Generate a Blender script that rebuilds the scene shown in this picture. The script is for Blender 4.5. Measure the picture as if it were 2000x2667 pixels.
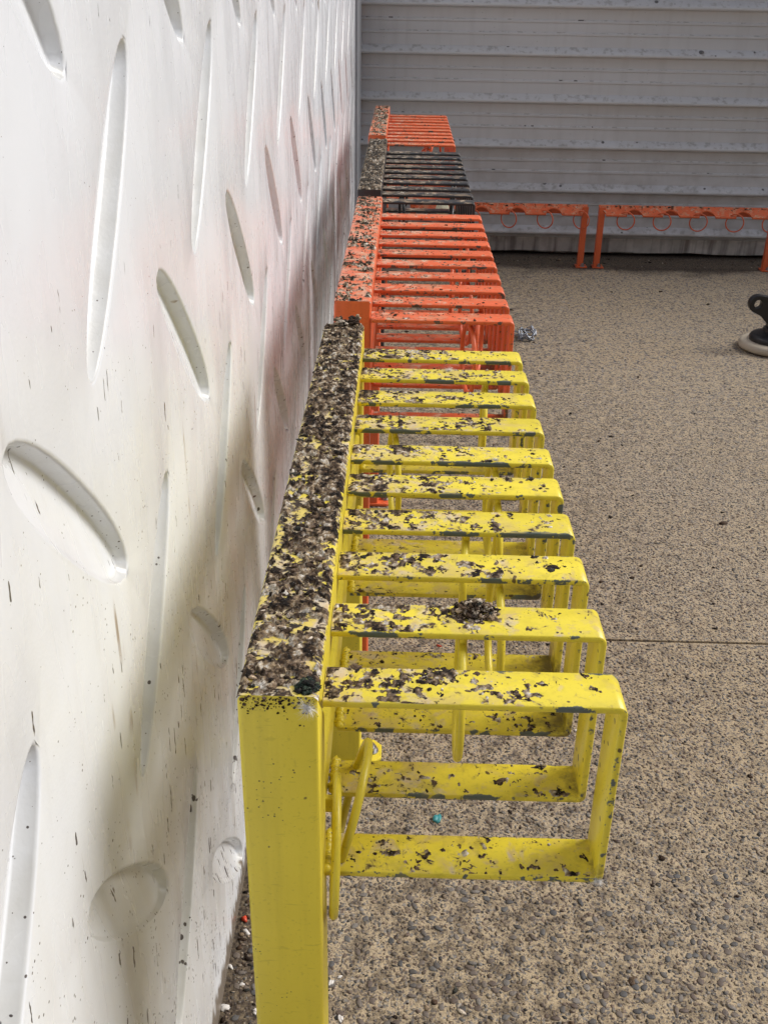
import bpy, bmesh, math, random
import numpy as np
from mathutils import Vector, Matrix, noise as mnoise
from mathutils.geometry import delaunay_2d_cdt
R = math.radians
rng = np.random.default_rng(7); random.seed(7)
for o in list(bpy.data.objects): bpy.data.objects.remove(o)
SC = bpy.context.scene
COL = SC.collection

# ------------------------------------------------------------------ camera
P = 0.085                                   # slat spacing in metres
HF = 9.02 * P                               # height of the rail top
F_PX, PITCH, YAW, ROLL = 2685.1, 0.4772, -0.01176, 0.01746
CAM = Vector((1.257 * P, -6.728 * P, 5.184 * P + HF))
def ray(u, v):
    u -= 1000; v -= 1333.5; cr, sr = math.cos(ROLL), math.sin(ROLL)
    a = (cr * u + sr * v) / F_PX; b = (-sr * u + cr * v) / F_PX
    y = math.cos(PITCH) - b * math.sin(PITCH); z = -math.sin(PITCH) - b * math.cos(PITCH)
    c, s = math.cos(YAW), math.sin(YAW)
    return Vector((c * a + s * y, -s * a + c * y, z))
def hit(u, v, axis, val):
    d = ray(u, v); return CAM + d * ((val - CAM[axis]) / d[axis])
fw = ray(1000, 1333.5).normalized()
rt = (ray(1000 + F_PX, 1333.5) - ray(1000, 1333.5)).normalized()
up = rt.cross(fw)
cd = bpy.data.cameras.new('camera'); cam = bpy.data.objects.new('camera', cd); COL.objects.link(cam)
cd.sensor_fit = 'HORIZONTAL'; cd.sensor_width = 36; cd.lens = F_PX / 2000 * 36
cd.clip_start = 0.02; cd.clip_end = 500
cam.matrix_world = Matrix(((rt.x, up.x, -fw.x, CAM.x), (rt.y, up.y, -fw.y, CAM.y), (rt.z, up.z, -fw.z, CAM.z), (0, 0, 0, 1)))
SC.camera = cam

# ------------------------------------------------------------------ light
SUN_EL, SUN_AZ = 42, 74                     # azimuth clockwise from +Y
w = bpy.data.worlds.new('World'); SC.world = w; w.use_nodes = True
nt = w.node_tree; nt.nodes.clear()
sky = nt.nodes.new('ShaderNodeTexSky'); sky.sky_type = 'NISHITA'; sky.sun_disc = False
sky.sun_elevation = R(SUN_EL); sky.sun_rotation = R(SUN_AZ); sky.air_density = 1.0; sky.dust_density = 4.0; sky.ozone_density = 1.0
hs = nt.nodes.new('ShaderNodeHueSaturation'); hs.inputs['Saturation'].default_value = 0.95
bg = nt.nodes.new('ShaderNodeBackground'); bg.inputs['Strength'].default_value = 0.058
wo = nt.nodes.new('ShaderNodeOutputWorld')
nt.links.new(sky.outputs[0], hs.inputs['Color']); nt.links.new(hs.outputs[0], bg.inputs['Color']); nt.links.new(bg.outputs[0], wo.inputs[0])
sl = bpy.data.lights.new('sun', 'SUN'); sl.energy = 1.5; sl.angle = R(32); sl.color = (1.0, 0.995, 0.985)
so = bpy.data.objects.new('sun', sl); COL.objects.link(so)
sd = Vector((math.sin(R(SUN_AZ)) * math.cos(R(SUN_EL)), math.cos(R(SUN_AZ)) * math.cos(R(SUN_EL)), math.sin(R(SUN_EL))))
so.rotation_euler = sd.to_track_quat('Z', 'Y').to_euler(); so.location = (3, 0, 5)
SC.view_settings.view_transform = 'Standard'; SC.view_settings.look = 'None'; SC.view_settings.gamma = 1
SC.view_settings.exposure = 0.86; SC.view_settings.use_curve_mapping = False
SC.render.engine = 'CYCLES'
SC.cycles.max_bounces = 6; SC.cycles.diffuse_bounces = 3; SC.cycles.glossy_bounces = 3; SC.cycles.transmission_bounces = 2
SC.cycles.caustics_reflective = False; SC.cycles.caustics_refractive = False

# ------------------------------------------------------------------ helpers
def tag(o, label=None, cat=None, group=None, kind=None):
    if label: o['label'] = label
    if cat: o['category'] = cat
    if group: o['group'] = group
    if kind: o['kind'] = kind
    return o
def link(name, me, mat=None, parent=None, loc=None):
    o = bpy.data.objects.new(name, me); COL.objects.link(o)
    if mat is not None and me is not None and not me.materials: me.materials.append(mat)
    if parent is not None: o.parent = parent
    if loc is not None: o.location = loc
    return o
def empty(name, loc, rz=0):
    o = bpy.data.objects.new(name, None); COL.objects.link(o); o.location = loc; o.rotation_euler[2] = rz
    o.empty_display_size = 0.05
    return o
def finish(bm, name, smooth=35):
    bmesh.ops.recalc_face_normals(bm, faces=bm.faces)
    me = bpy.data.meshes.new(name); bm.to_mesh(me); bm.free()
    if smooth:
        me.shade_smooth(); me.set_sharp_from_angle(angle=R(smooth))
    return me
def hexa(bm, c):                            # 8 corners: bottom ring 0-3, top ring 4-7
    v = [bm.verts.new(p) for p in c]
    for f in ((3, 2, 1, 0), (4, 5, 6, 7), (0, 1, 5, 4), (1, 2, 6, 5), (2, 3, 7, 6), (3, 0, 4, 7)): bm.faces.new([v[i] for i in f])
    return v
def box(bm, x0, x1, y0, y1, z0, z1):
    return hexa(bm, [(x0, y0, z0), (x1, y0, z0), (x1, y1, z0), (x0, y1, z0), (x0, y0, z1), (x1, y0, z1), (x1, y1, z1), (x0, y1, z1)])
def bevel_axis(bm, off, axis=None, seg=3):
    es = []
    for e in bm.edges:
        d = (e.verts[1].co - e.verts[0].co).normalized()
        if axis is None or abs(d[axis]) > 0.7: es.append(e)
    bmesh.ops.bevel(bm, geom=es, offset=off, segments=seg, affect='EDGES', profile=0.5)
def box_mesh(name, dims, off=0.001, axis=None, seg=2):
    bm = bmesh.new(); box(bm, *dims); bevel_axis(bm, off, axis, seg); return finish(bm, name)
def tube(bm, pts, r, n=8, closed=False):
    rings = []; m = len(pts)
    for i, p in enumerate(pts):
        p = Vector(p)
        a = Vector(pts[(i + 1) % m if closed else min(i + 1, m - 1)]); b = Vector(pts[i - 1 if closed else max(i - 1, 0)])
        t = (a - b).normalized(); s = t.orthogonal().normalized()
        if abs(t.x) < 0.9: s = (Vector((1, 0, 0)) - t * t.x).normalized()
        u = t.cross(s)
        rings.append([bm.verts.new(p + (s * math.cos(k * 2 * math.pi / n) + u * math.sin(k * 2 * math.pi / n)) * r) for k in range(n)])
    for i in range(m if closed else m - 1):
        A, B = rings[i], rings[(i + 1) % m]
        for k in range(n): bm.faces.new((A[k], A[(k + 1) % n], B[(k + 1) % n], B[k]))
    if not closed:
        bm.faces.new(rings[0][::-1]); bm.faces.new(rings[-1])
def lathe(bm, prof, n=32):
    rings = []
    for r, z in prof:
        rings.append([bm.verts.new((r * math.cos(k * 2 * math.pi / n), r * math.sin(k * 2 * math.pi / n), z)) for k in range(n)])
    for A, B in zip(rings, rings[1:]):
        for k in range(n): bm.faces.new((A[k], A[(k + 1) % n], B[(k + 1) % n], B[k]))
    bm.faces.new(rings[0][::-1]); bm.faces.new(rings[-1])
def ico(sub):
    bm = bmesh.new(); bmesh.ops.create_icosphere(bm, subdivisions=sub, radius=1.0)
    v = np.array([tuple(x.co) for x in bm.verts]); f = np.array([[q.index for q in x.verts] for x in bm.faces]); bm.free()
    return v, f
ICO1, ICO2, ICO3 = ico(1), ico(2), ico(3)
def lumps(name, pos, size, cols, base=ICO2, flat=(0.35, 0.8), rough=0.28, lift=0.25, stretch=(0.7, 1.5), cut=None):
    """merge many uneven little lumps into one mesh with a colour attribute; pos is the point each one rests on"""
    V, Fc = base; n = len(pos); k = len(V)
    size = np.asarray(size)[:, None]
    nz = 1 + rough * rng.standard_normal((n, k))
    lo = np.sin(V @ rng.normal(0, 2.2, (3, 1)) + rng.uniform(0, 6.3, (1,)))[:, 0]
    ph = rng.normal(0, 2.5, (n, 3)); lowf = 1 + 0.25 * np.sin(np.einsum('kc,nc->nk', V, ph) + rng.uniform(0, 6.3, (n, 1)))
    rad = np.clip(nz * lowf, 0.35, 1.9)
    sx = rng.uniform(*stretch, (n, 1)); sy = 1 / sx; sz = rng.uniform(*flat, (n, 1))
    a = rng.uniform(0, 6.28, (n, 1))
    x = V[None, :, 0] * rad * sx; y = V[None, :, 1] * rad * sy; z = V[None, :, 2] * rad * sz
    X = (np.cos(a) * x - np.sin(a) * y) * size; Y = (np.sin(a) * x + np.cos(a) * y) * size
    Z = (z + lift * sz) * size
    Z = np.maximum(Z, -0.15 * size)
    co = np.stack([X, Y, Z], 2) + np.asarray(pos)[:, None, :]
    faces = (Fc[None] + (np.arange(n) * k)[:, None, None]).reshape(-1, 3)
    me = bpy.data.meshes.new(name)
    co = co.reshape(-1, 3)
    me.vertices.add(len(co)); me.vertices.foreach_set('co', co.astype(np.float32).ravel())
    me.loops.add(faces.size); me.loops.foreach_set('vertex_index', faces.astype(np.int32).ravel())
    me.polygons.add(len(faces)); me.polygons.foreach_set('loop_start', np.arange(0, faces.size, 3, dtype=np.int32))
    me.polygons.foreach_set('use_smooth', np.ones(len(faces), dtype=bool))
    me.update(calc_edges=True)
    c = np.asarray(cols)[:, None, :] * (1 + 0.35 * rng.standard_normal((n, k, 1))).clip(0.35, 1.9)
    at = me.color_attributes.new('Col', 'FLOAT_COLOR', 'POINT')
    at.data.foreach_set('color', np.concatenate([c.clip(0, 1), np.ones((n, k, 1))], 2).astype(np.float32).ravel())
    return me

def vnoise(x, y, seed):
    xi = np.floor(x).astype(np.int64); yi = np.floor(y).astype(np.int64); fx = x - xi; fy = y - yi
    fx = fx * fx * (3 - 2 * fx); fy = fy * fy * (3 - 2 * fy)
    def hsh(a, b):
        h = (a * 374761393 + b * 668265263 + seed * 974634533) & 0x7fffffff; h = ((h ^ (h >> 13)) * 1274126177) & 0x7fffffff
        return ((h ^ (h >> 16)) & 0xffff) / 65535.0
    return (hsh(xi, yi) * (1 - fx) + hsh(xi + 1, yi) * fx) * (1 - fy) + (hsh(xi, yi + 1) * (1 - fx) + hsh(xi + 1, yi + 1) * fx) * fy
def fbm(x, y, sc, oct=4, seed=0, gain=0.5):
    t = 0; a = 1.0; n = 0
    for k in range(oct): t = t + a * vnoise(x * sc * 2.03 ** k + 17.3 * k, y * sc * 2.03 ** k + 5.1 * k, seed + k); n += a; a *= gain
    return t / n
def crust(name, x0, x1, y0, y1, res, thr, hmax, pal, seed, edge=0.003, ramp=None):
    """an uneven crust of dried droppings: a fine sheet that only shows where it rises above the metal"""
    nx = max(2, int((x1 - x0) / res)); ny = max(2, int((y1 - y0) / res))
    X, Y = np.meshgrid(np.linspace(x0, x1, nx), np.linspace(y0, y1, ny), indexing='ij')
    X = X + rng.uniform(-.3, .3, X.shape) * res; Y = Y + rng.uniform(-.3, .3, X.shape) * res
    X = X.clip(x0, x1); Y = Y.clip(y0, y1)
    m = 0.56 * fbm(X, Y, 60, 4, seed, 0.62) + 0.44 * fbm(X, Y, 240, 3, seed + 31, 0.65)
    t = thr if ramp is None else thr + ramp * (X - x0) / (x1 - x0)
    d = m - t
    fine = fbm(X, Y, 420, 3, seed + 7, 0.65)
    bl = np.abs(fbm(X, Y, 230, 2, seed + 3) - 0.5) * 2
    h = np.where(d > 0, 0.0003 + np.minimum(d * 9, 1) * hmax * (0.25 + 0.9 * fine + 0.5 * bl * fine), -0.0015)
    e = np.minimum(np.minimum(X - x0, x1 - X), np.minimum(Y - y0, y1 - Y))
    h = h * np.clip(e / edge, 0.15, 1)
    drop = np.clip((0.0045 - np.minimum(X - x0, x1 - X)) / 0.0045, 0, 1) ** 2 * (0.0035 if edge > 0.0031 else 0.0)
    Z = h - drop
    idx = np.arange(nx * ny).reshape(nx, ny)
    F = np.stack([idx[:-1, :-1], idx[1:, :-1], idx[1:, 1:], idx[:-1, 1:]], -1).reshape(-1, 4)
    hf = h.ravel()[F]; F = F[(hf > -0.0014).any(1)]
    used, inv = np.unique(F, return_inverse=True); F = inv.reshape(F.shape)
    co = np.stack([X, Y, Z], 2).reshape(-1, 3)[used]
    k = fbm(X, Y, 130, 4, seed + 11, 0.6); k2 = fbm(X, Y, 330, 3, seed + 19, 0.6); k = ((k * 0.62 + k2 * 0.38) - 0.5) * 3.1 + 0.5
    k = k + 0.12 - np.minimum(d * 5, 0.28)
    pal = np.asarray(pal); ii = (np.clip(k, 0, 0.999) * len(pal)); i0 = ii.astype(int)
    c = pal[i0] * (0.55 + 0.9 * fine)[..., None]
    c = c.reshape(-1, 3)[used]
    me = bpy.data.meshes.new(name); me.vertices.add(len(co)); me.vertices.foreach_set('co', co.astype(np.float32).ravel())
    me.loops.add(F.size); me.loops.foreach_set('vertex_index', F.astype(np.int32).ravel())
    me.polygons.add(len(F)); me.polygons.foreach_set('loop_start', np.arange(0, F.size, 4, dtype=np.int32)); me.polygons.foreach_set('use_smooth', np.ones(len(F), dtype=bool))
    me.update(calc_edges=True)
    at = me.color_attributes.new('Col', 'FLOAT_COLOR', 'POINT'); at.data.foreach_set('color', np.concatenate([c.clip(0, 1), np.ones((len(c), 1))], 1).astype(np.float32).ravel())
    me.materials.append(MAT['drop']); return me

# ------------------------------------------------------------------ materials
class M:
    def __init__(s, name, rough=0.5, spec=0.5):
        s.m = bpy.data.materials.new(name); s.m.use_nodes = True; s.t = s.m.node_tree; s.N = s.t.nodes
        s.b = s.N['Principled BSDF']; s.b.inputs['Roughness'].default_value = rough; s.b.inputs['Specular IOR Level'].default_value = spec
        s.geo = s.n('ShaderNodeNewGeometry'); s.tc = s.n('ShaderNodeTexCoord'); s.oi = s.n('ShaderNodeObjectInfo')
    def n(s, ty): return s.N.new(ty)
    def l(s, a, b): s.t.links.new(a, b)
    def put(s, node, i, v):
        if hasattr(v, 'is_output') or isinstance(v, bpy.types.NodeSocket): s.l(v, node.inputs[i])
        else: node.inputs[i].default_value = v
    def math(s, op, a, b=0.0, c=None, clamp=False):
        m = s.n('ShaderNodeMath'); m.operation = op; m.use_clamp = clamp; s.put(m, 0, a); s.put(m, 1, b)
        if c is not None: s.put(m, 2, c)
        return m.outputs[0]
    def vec(s, op, a, b):
        m = s.n('ShaderNodeVectorMath'); m.operation = op; s.put(m, 0, a); s.put(m, 1, b); return m.outputs[0]
    def noise(s, vec, scale, detail=4, rough=0.55, dist=0.0):
        detail = max(1, min(detail, round(math.log2(max(2.0, 900.0 / scale)), 1)))
        t = s.n('ShaderNodeTexNoise'); s.l(vec, t.inputs['Vector']); t.inputs['Scale'].default_value = scale
        t.inputs['Detail'].default_value = detail; t.inputs['Roughness'].default_value = rough; t.inputs['Distortion'].default_value = dist
        return t.outputs[0]
    def vor(s, vec, scale, feat='F1', out=0, rnd=1.0):
        t = s.n('ShaderNodeTexVoronoi'); t.feature = feat; s.l(vec, t.inputs['Vector']); t.inputs['Scale'].default_value = scale
        t.inputs['Randomness'].default_value = rnd; return t.outputs[out]
    def step(s, v, lo, hi, a=0.0, b=1.0):
        m = s.n('ShaderNodeMapRange'); m.clamp = True; s.put(m, 0, v); s.put(m, 1, lo); s.put(m, 2, hi); s.put(m, 3, a); s.put(m, 4, b); return m.outputs[0]
    def mix(s, f, a, b, mode='MIX'):
        m = s.n('ShaderNodeMix'); m.data_type = 'RGBA'; m.blend_type = mode
        s.put(m, 0, f)
        for i, v in ((6, a), (7, b)):
            if isinstance(v, tuple): m.inputs[i].default_value = (*v[:3], 1)
            else: s.l(v, m.inputs[i])
        return m.outputs[2]
    def ramp(s, v, stops):
        r = s.n('ShaderNodeValToRGB'); s.l(v, r.inputs[0]); e = r.color_ramp.elements
        while len(e) < len(stops): e.new(0.5)
        for el, (p, c) in zip(e, stops): el.position = p; el.color = (*c, 1)
        return r.outputs[0]
    def xyz(s, v):
        x = s.n('ShaderNodeSeparateXYZ'); s.l(v, x.inputs[0]); return x.outputs
    def scale3(s, v, k): return s.vec('MULTIPLY', v, k)
    def bump(s, h, dist=0.001, st=1.0):
        b = s.n('ShaderNodeBump'); s.put(b, 'Height', h); b.inputs['Distance'].default_value = dist; b.inputs['Strength'].default_value = st
        s.l(b.outputs[0], s.b.inputs['Normal'])
    def col(s, c):
        if isinstance(c, tuple): s.b.inputs['Base Color'].default_value = (*c, 1)
        else: s.l(c, s.b.inputs['Base Color'])
    def rough(s, v): s.put(s.b, 'Roughness', v)

BROWN, DARK, BEIGE, CHALK, PRIMER = (0.07, 0.04, 0.022), (0.018, 0.012, 0.009), (0.46, 0.33, 0.20), (0.62, 0.56, 0.48), (0.095, 0.115, 0.10)

def paint(name, c, level, chip=0.0, width=0.0425, primer=PRIMER, grime=1.0, heavy=0.13):
    """gloss paint; level 0 = post, 1 = slat, 2 = rail: how much dried dropping is smeared on its upper faces"""
    m = M(name, 0.38)
    pos = m.geo.outputs['Position']; loc = m.tc.outputs['Object']; nz = m.xyz(m.geo.outputs['Normal'])[2]
    off = m.vec('ADD', pos, m.scale3(m.oi.outputs['Random'], (9.0, 5.0, 7.0)))
    base = m.mix(m.step(m.noise(off, 6, 3), 0.3, 0.7), tuple(v * 0.90 for v in c), tuple(min(1, v * 1.06) for v in c))
    base = m.mix(m.math('MULTIPLY', m.step(m.noise(off, 300, 2), 0.62, 0.75), 0.25), base, tuple(v * 0.45 for v in c))
    upf = m.step(nz, 0.35, 0.75)
    stk = m.step(m.noise(m.vec('MULTIPLY', off, (1, 1, 0.05)), 75, 3), 0.50, 0.78)
    base = m.mix(m.math('MULTIPLY', stk, 0.30), base, tuple(v * 0.55 for v in c))
    scr = m.step(m.noise(m.vec('MULTIPLY', off, (0.4, 0.4, 2.2)), 120, 3), 0.66, 0.70)
    base = m.mix(m.math('MULTIPLY', scr, 0.35), base, tuple(v * 0.6 for v in c))
    x, y, z = m.xyz(loc)
    rough = 0.38
    if chip > 0:
        d = m.math('SUBTRACT', width / 2, m.math('ABSOLUTE', y))
        nn = m.noise(m.vec('MULTIPLY', off, (1.0, 1.3, 1.0)), 22, 5, 0.6)
        wob = m.math('MULTIPLY', m.math('SUBTRACT', m.noise(off, 150, 3), 0.42), 0.006)
        amp = m.math('ADD', m.math('MULTIPLY', m.math('SUBTRACT', nn, 0.605 - chip * 0.1), m.math('ADD', m.step(z, -0.02, -0.010, 0.004, 0.027), m.step(z, -0.160, -0.168, 0.0, 0.016))), wob)
        cm = m.step(m.math('SUBTRACT', amp, d), 0.0008, 0.0013)
        base = m.mix(cm, base, primer)
    sm = pos if level == 2 else off
    if level >= 1:
        near = m.step(x, 0.0, 0.21, 0.075, -0.02) if level == 1 else heavy
        n1 = m.math('ADD', m.noise(sm, 46, 6, 0.62, 0.4), near)
        n2 = m.math('ADD', m.noise(m.vec('ADD', sm, (3.1, 1.7, 0.3)), 75, 6, 0.65, 0.5), near)
        n3 = m.math('ADD', m.noise(m.vec('ADD', sm, (7.7, 4.1, 1.9)), 30, 5, 0.6, 0.3), near)
        n4 = m.math('ADD', m.noise(m.vec('ADD', sm, (1.7, 9.2, 3.3)), 120, 5, 0.6, 0.2), near)
        base = m.mix(m.math('MULTIPLY', m.math('MULTIPLY', m.step(n3, 0.53, 0.66), upf), 0.75), base, m.mix(0.55, c, BEIGE))
        base = m.mix(m.math('MULTIPLY', m.math('MULTIPLY', m.step(n1, 0.565, 0.70), upf), 0.85), base, m.mix(m.step(n2, 0.45, 0.7), BEIGE, CHALK))
        base = m.mix(m.math('MULTIPLY', m.math('MULTIPLY', m.step(n2, 0.58, 0.70), upf), 0.55), base, (0.20, 0.135, 0.075))
        dk = m.math('MULTIPLY', m.step(n2, 0.655, 0.70), upf)
        base = m.mix(dk, base, m.mix(m.step(n4, 0.45, 0.7), BROWN, DARK))
        dk2 = m.math('MULTIPLY', m.step(n4, 0.70, 0.74), upf)
        base = m.mix(dk2, base, DARK)
        rough = m.math('MAXIMUM', m.step(m.math('MAXIMUM', dk, m.math('MULTIPLY', m.step(n1, 0.6, 0.68), upf)), 0, 1, 0.36, 0.95), 0.0)
    if level == 1:
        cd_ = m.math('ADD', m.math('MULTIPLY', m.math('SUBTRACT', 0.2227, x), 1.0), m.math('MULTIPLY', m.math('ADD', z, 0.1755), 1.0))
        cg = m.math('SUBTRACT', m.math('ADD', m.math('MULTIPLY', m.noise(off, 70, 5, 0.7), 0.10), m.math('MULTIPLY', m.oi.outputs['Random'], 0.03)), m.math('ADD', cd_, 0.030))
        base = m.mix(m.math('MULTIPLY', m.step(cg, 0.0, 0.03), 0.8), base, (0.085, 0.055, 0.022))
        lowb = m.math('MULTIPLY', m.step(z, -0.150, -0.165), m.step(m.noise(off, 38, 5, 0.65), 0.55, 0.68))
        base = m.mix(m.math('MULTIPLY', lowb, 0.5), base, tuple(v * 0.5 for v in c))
    # flecks on every face
    fl = m.vor(m.vec('ADD', off, m.scale3(m.noise(off, 40, 2), (0.02, 0.02, 0.02))), 55)
    gate = m.step(m.noise(off, 14, 3), 0.42, 0.62, 0.02, 0.17 if level else 0.10)
    base = m.mix(m.math('MULTIPLY', m.step(m.math('SUBTRACT', gate, fl), 0.0, 0.03), 0.9 * grime), base, BROWN)
    fl2 = m.vor(off, 210)
    gate2 = m.step(m.noise(off, 22, 3), 0.45, 0.7, 0.0, 0.26)
    base = m.mix(m.math('MULTIPLY', m.step(m.math('SUBTRACT', gate2, fl2), 0.0, 0.04), 0.8 * grime), base, DARK)
    m.col(base); m.rough(rough)
    m.bump(m.noise(pos, 260, 3), 0.0006, 0.25)
    return m.m

YEL, ORA, BLK = (0.75, 0.615, 0.05), (0.72, 0.135, 0.045), (0.030, 0.031, 0.034)
MAT = {}
for nm, c in (('yellow', YEL), ('orange', ORA), ('black', BLK)):
    pr = PRIMER if nm != 'orange' else (0.11, 0.075, 0.06)
    if nm == 'black': pr = (0.07, 0.068, 0.065)
    MAT[nm, 0] = paint(nm + ' post paint', c, 0)
    MAT[nm, 1] = paint(nm + ' slat paint', c, 1, chip=1.0 if nm == 'yellow' else 0.35, primer=pr)
    MAT[nm, 2] = paint(nm + ' rail paint', c, 2, heavy=0.12 if nm != 'orange' else 0.055)
    MAT[nm, 3] = paint(nm + ' rod paint', tuple(v * 0.95 for v in c), 0, grime=0.8)

MAT['orange', 4] = paint('orange low rail paint', tuple(v * 0.9 for v in ORA), 2, heavy=0.02)
m = M('dried dropping', 0.92, 0.25)
ca = m.n('ShaderNodeAttribute'); ca.attribute_name = 'Col'
pos = m.geo.outputs['Position']
c = m.mix(m.step(m.noise(pos, 420, 4), 0.35, 0.7), ca.outputs['Color'], m.mix(1.0, ca.outputs['Color'], (0.45, 0.42, 0.40), 'MULTIPLY'))
c = m.mix(m.math('MULTIPLY', m.step(m.noise(pos, 700, 2), 0.66, 0.74), 0.5), c, (0.42, 0.36, 0.30))
m.col(c); m.bump(m.noise(pos, 900, 3), 0.001, 0.7); MAT['drop'] = m.m
m = M('pebble stone', 0.7, 0.4); ca = m.n('ShaderNodeAttribute'); ca.attribute_name = 'Col'; pos = m.geo.outputs['Position']
cs = m.mix(m.step(m.noise(pos, 500, 3), 0.4, 0.75), ca.outputs['Color'], m.mix(1.0, ca.outputs['Color'], (0.6, 0.58, 0.56), 'MULTIPLY'))
cs = m.mix(m.step(m.noise(pos, 170, 4), 0.50, 0.66, 0.0, 0.8), cs, (0.45, 0.355, 0.235))
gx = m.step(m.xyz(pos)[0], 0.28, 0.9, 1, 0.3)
cs = m.mix(m.math('MULTIPLY', m.step(m.noise(pos, 34, 6, 0.7), 0.46, 0.60, 0, 0.65), gx), cs, (0.045, 0.032, 0.025))  # stones under the racks darkened by dirt and painted shade
m.col(cs); MAT['stone'] = m.m
m = M('single pebble', 0.65, 0.4); pos = m.geo.outputs['Position']
m.col(m.mix(m.step(m.noise(pos, 420, 3), 0.4, 0.7, 0, 0.5), m.ramp(m.oi.outputs['Random'], [(0, (0.14, 0.135, 0.13)), (0.25, (0.065, 0.065, 0.068)), (0.5, (0.17, 0.14, 0.115)), (0.7, (0.105, 0.075, 0.06)), (0.9, (0.21, 0.19, 0.17)), (1, (0.05, 0.048, 0.048))]), (0.08, 0.07, 0.06))); MAT['pebble'] = m.m

# white moulded wall
m = M('white wall', 0.30, 0.5); pos = m.geo.outputs['Position']; px, py, pz = m.xyz(pos)
base = m.mix(m.step(m.noise(pos, 2.2, 4), 0.35, 0.7), (0.775, 0.81, 0.86), (0.735, 0.765, 0.81))
low = m.step(pz, 0.15, 1.05, 1.0, 0.0)
st = m.noise(m.vec('MULTIPLY', pos, (1, 1, 0.10)), 26, 5, 0.6)
base = m.mix(m.math('MULTIPLY', m.step(st, 0.42, 0.85), m.math('MULTIPLY', low, 0.45)), base, (0.50, 0.44, 0.33))
base = m.mix(m.math('MULTIPLY', m.step(m.noise(pos, 5, 4), 0.5, 0.75), m.math('MULTIPLY', low, 0.32)), base, (0.52, 0.47, 0.38))
base = m.mix(m.math('MULTIPLY', m.step(m.noise(m.vec('MULTIPLY', pos, (1, 1, 0.25)), 60, 4), 0.55, 0.75), 0.10), base, (0.45, 0.45, 0.46))
pocket_shade = m.math('MULTIPLY', m.step(m.xyz(m.geo.outputs['Normal'])[2], 0.25, 0.55), m.step(m.noise(pos, 25, 4), 0.25, 0.6, 0.65, 1.0))   # grey shade painted on the upward-facing sides of the pockets
base = m.mix(m.math('MULTIPLY', pocket_shade, 0.8), base, (0.50, 0.50, 0.475))
# thin rusty runs
run = m.noise(m.vec('MULTIPLY', m.vec('ADD', pos, (0, 0.3, 0)), (1, 1, 0.045)), 46, 2, 0.5)
rg = m.noise(pos, 9, 3)
base = m.mix(m.math('MULTIPLY', m.math('MULTIPLY', m.step(run, 0.675, 0.70), m.step(rg, 0.50, 0.6)), 0.75), base, (0.24, 0.15, 0.07))
# splatter
dens = m.step(pz, 0.3, 1.15, 1.0, 0.35)
wv = m.vec('ADD', m.vec('MULTIPLY', pos, (1, 1.25, 0.22)), m.scale3(m.noise(pos, 60, 2), (0, 0.012, 0.012)))
for sc, amt, cl, ga in ((30, 0.125, (0.03, 0.014, 0.018), 0.40), (70, 0.23, (0.04, 0.028, 0.028), 0.36), (150, 0.26, (0.06, 0.045, 0.04), 0.40)):
    fl = m.vor(wv if sc < 100 else pos, sc); g = m.math('MULTIPLY', m.step(m.noise(m.vec('ADD', pos, (0, sc, 0)), sc * 0.22, 3), ga, ga + 0.25, 0.0, amt), dens)
    base = m.mix(m.math('MULTIPLY', m.step(m.math('SUBTRACT', g, fl), 0.0, 0.02), 0.92), base, cl)
# grime at the foot
foot = m.math('SUBTRACT', m.math('MULTIPLY', m.noise(m.vec('MULTIPLY', pos, (1, 1, 0.3)), 70, 4), 0.11), pz)
base = m.mix(m.step(foot, 0.0, 0.02), base, (0.20, 0.17, 0.14))
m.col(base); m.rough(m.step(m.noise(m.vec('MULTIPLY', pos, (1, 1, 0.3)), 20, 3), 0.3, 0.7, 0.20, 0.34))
m.bump(m.math('ADD', m.noise(pos, 30, 3), m.math('MULTIPLY', m.noise(pos, 330, 2), 0.25)), 0.0012, 0.35); MAT['wall'] = m.m

# ribbed cladding
m = M('cladding', 0.38, 0.5); pos = m.geo.outputs['Position']; px, py, pz = m.xyz(pos); nx, ny, nz_ = m.xyz(m.geo.outputs['Normal'])
base = m.mix(m.step(m.noise(m.vec('MULTIPLY', pos, (0.15, 1, 1)), 9, 4), 0.3, 0.7), (0.60, 0.60, 0.605), (0.55, 0.548, 0.548))
base = m.mix(m.math('MULTIPLY', m.step(m.noise(m.vec('MULTIPLY', pos, (1, 1, 0.06)), 22, 4), 0.5, 0.75), 0.14), base, (0.21, 0.19, 0.17))
lowd = m.math('MULTIPLY', m.step(pz, 0.1, 0.7, 1, 0), m.step(m.noise(pos, 12, 5), 0.42, 0.65))
base = m.mix(m.math('MULTIPLY', lowd, 0.4), base, (0.27, 0.235, 0.20))
led = m.step(nz_, 0.25, 0.5)
fl = m.vor(pos, 20); g = m.step(m.noise(pos, 7, 3), 0.42, 0.7, 0.0, 0.32)
base = m.mix(m.math('MULTIPLY', m.step(m.math('SUBTRACT', g, fl), 0, 0.05), m.math('MULTIPLY', led, 0.9)), base, (0.05, 0.045, 0.045))
base = m.mix(m.math('MULTIPLY', m.math('MULTIPLY', m.step(m.noise(pos, 40, 4), 0.52, 0.66), led), 0.5), base, (0.22, 0.20, 0.17))
fl = m.vor(m.vec('ADD', pos, (1.3, 0, 0.7)), 26); base = m.mix(m.math('MULTIPLY', m.step(fl, 0.05, 0.035, 0, 1), 0.55), base, (0.10, 0.09, 0.09))
m.col(base); m.bump(m.noise(pos, 14, 2), 0.003, 0.25); MAT['clad'] = m.m
m = M('flashing', 0.45, 0.4); pos = m.geo.outputs['Position']
m.col(m.mix(m.step(m.noise(pos, 9, 4), 0.35, 0.7), (0.42, 0.44, 0.47), (0.36, 0.375, 0.40))); MAT['flash'] = m.m
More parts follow.
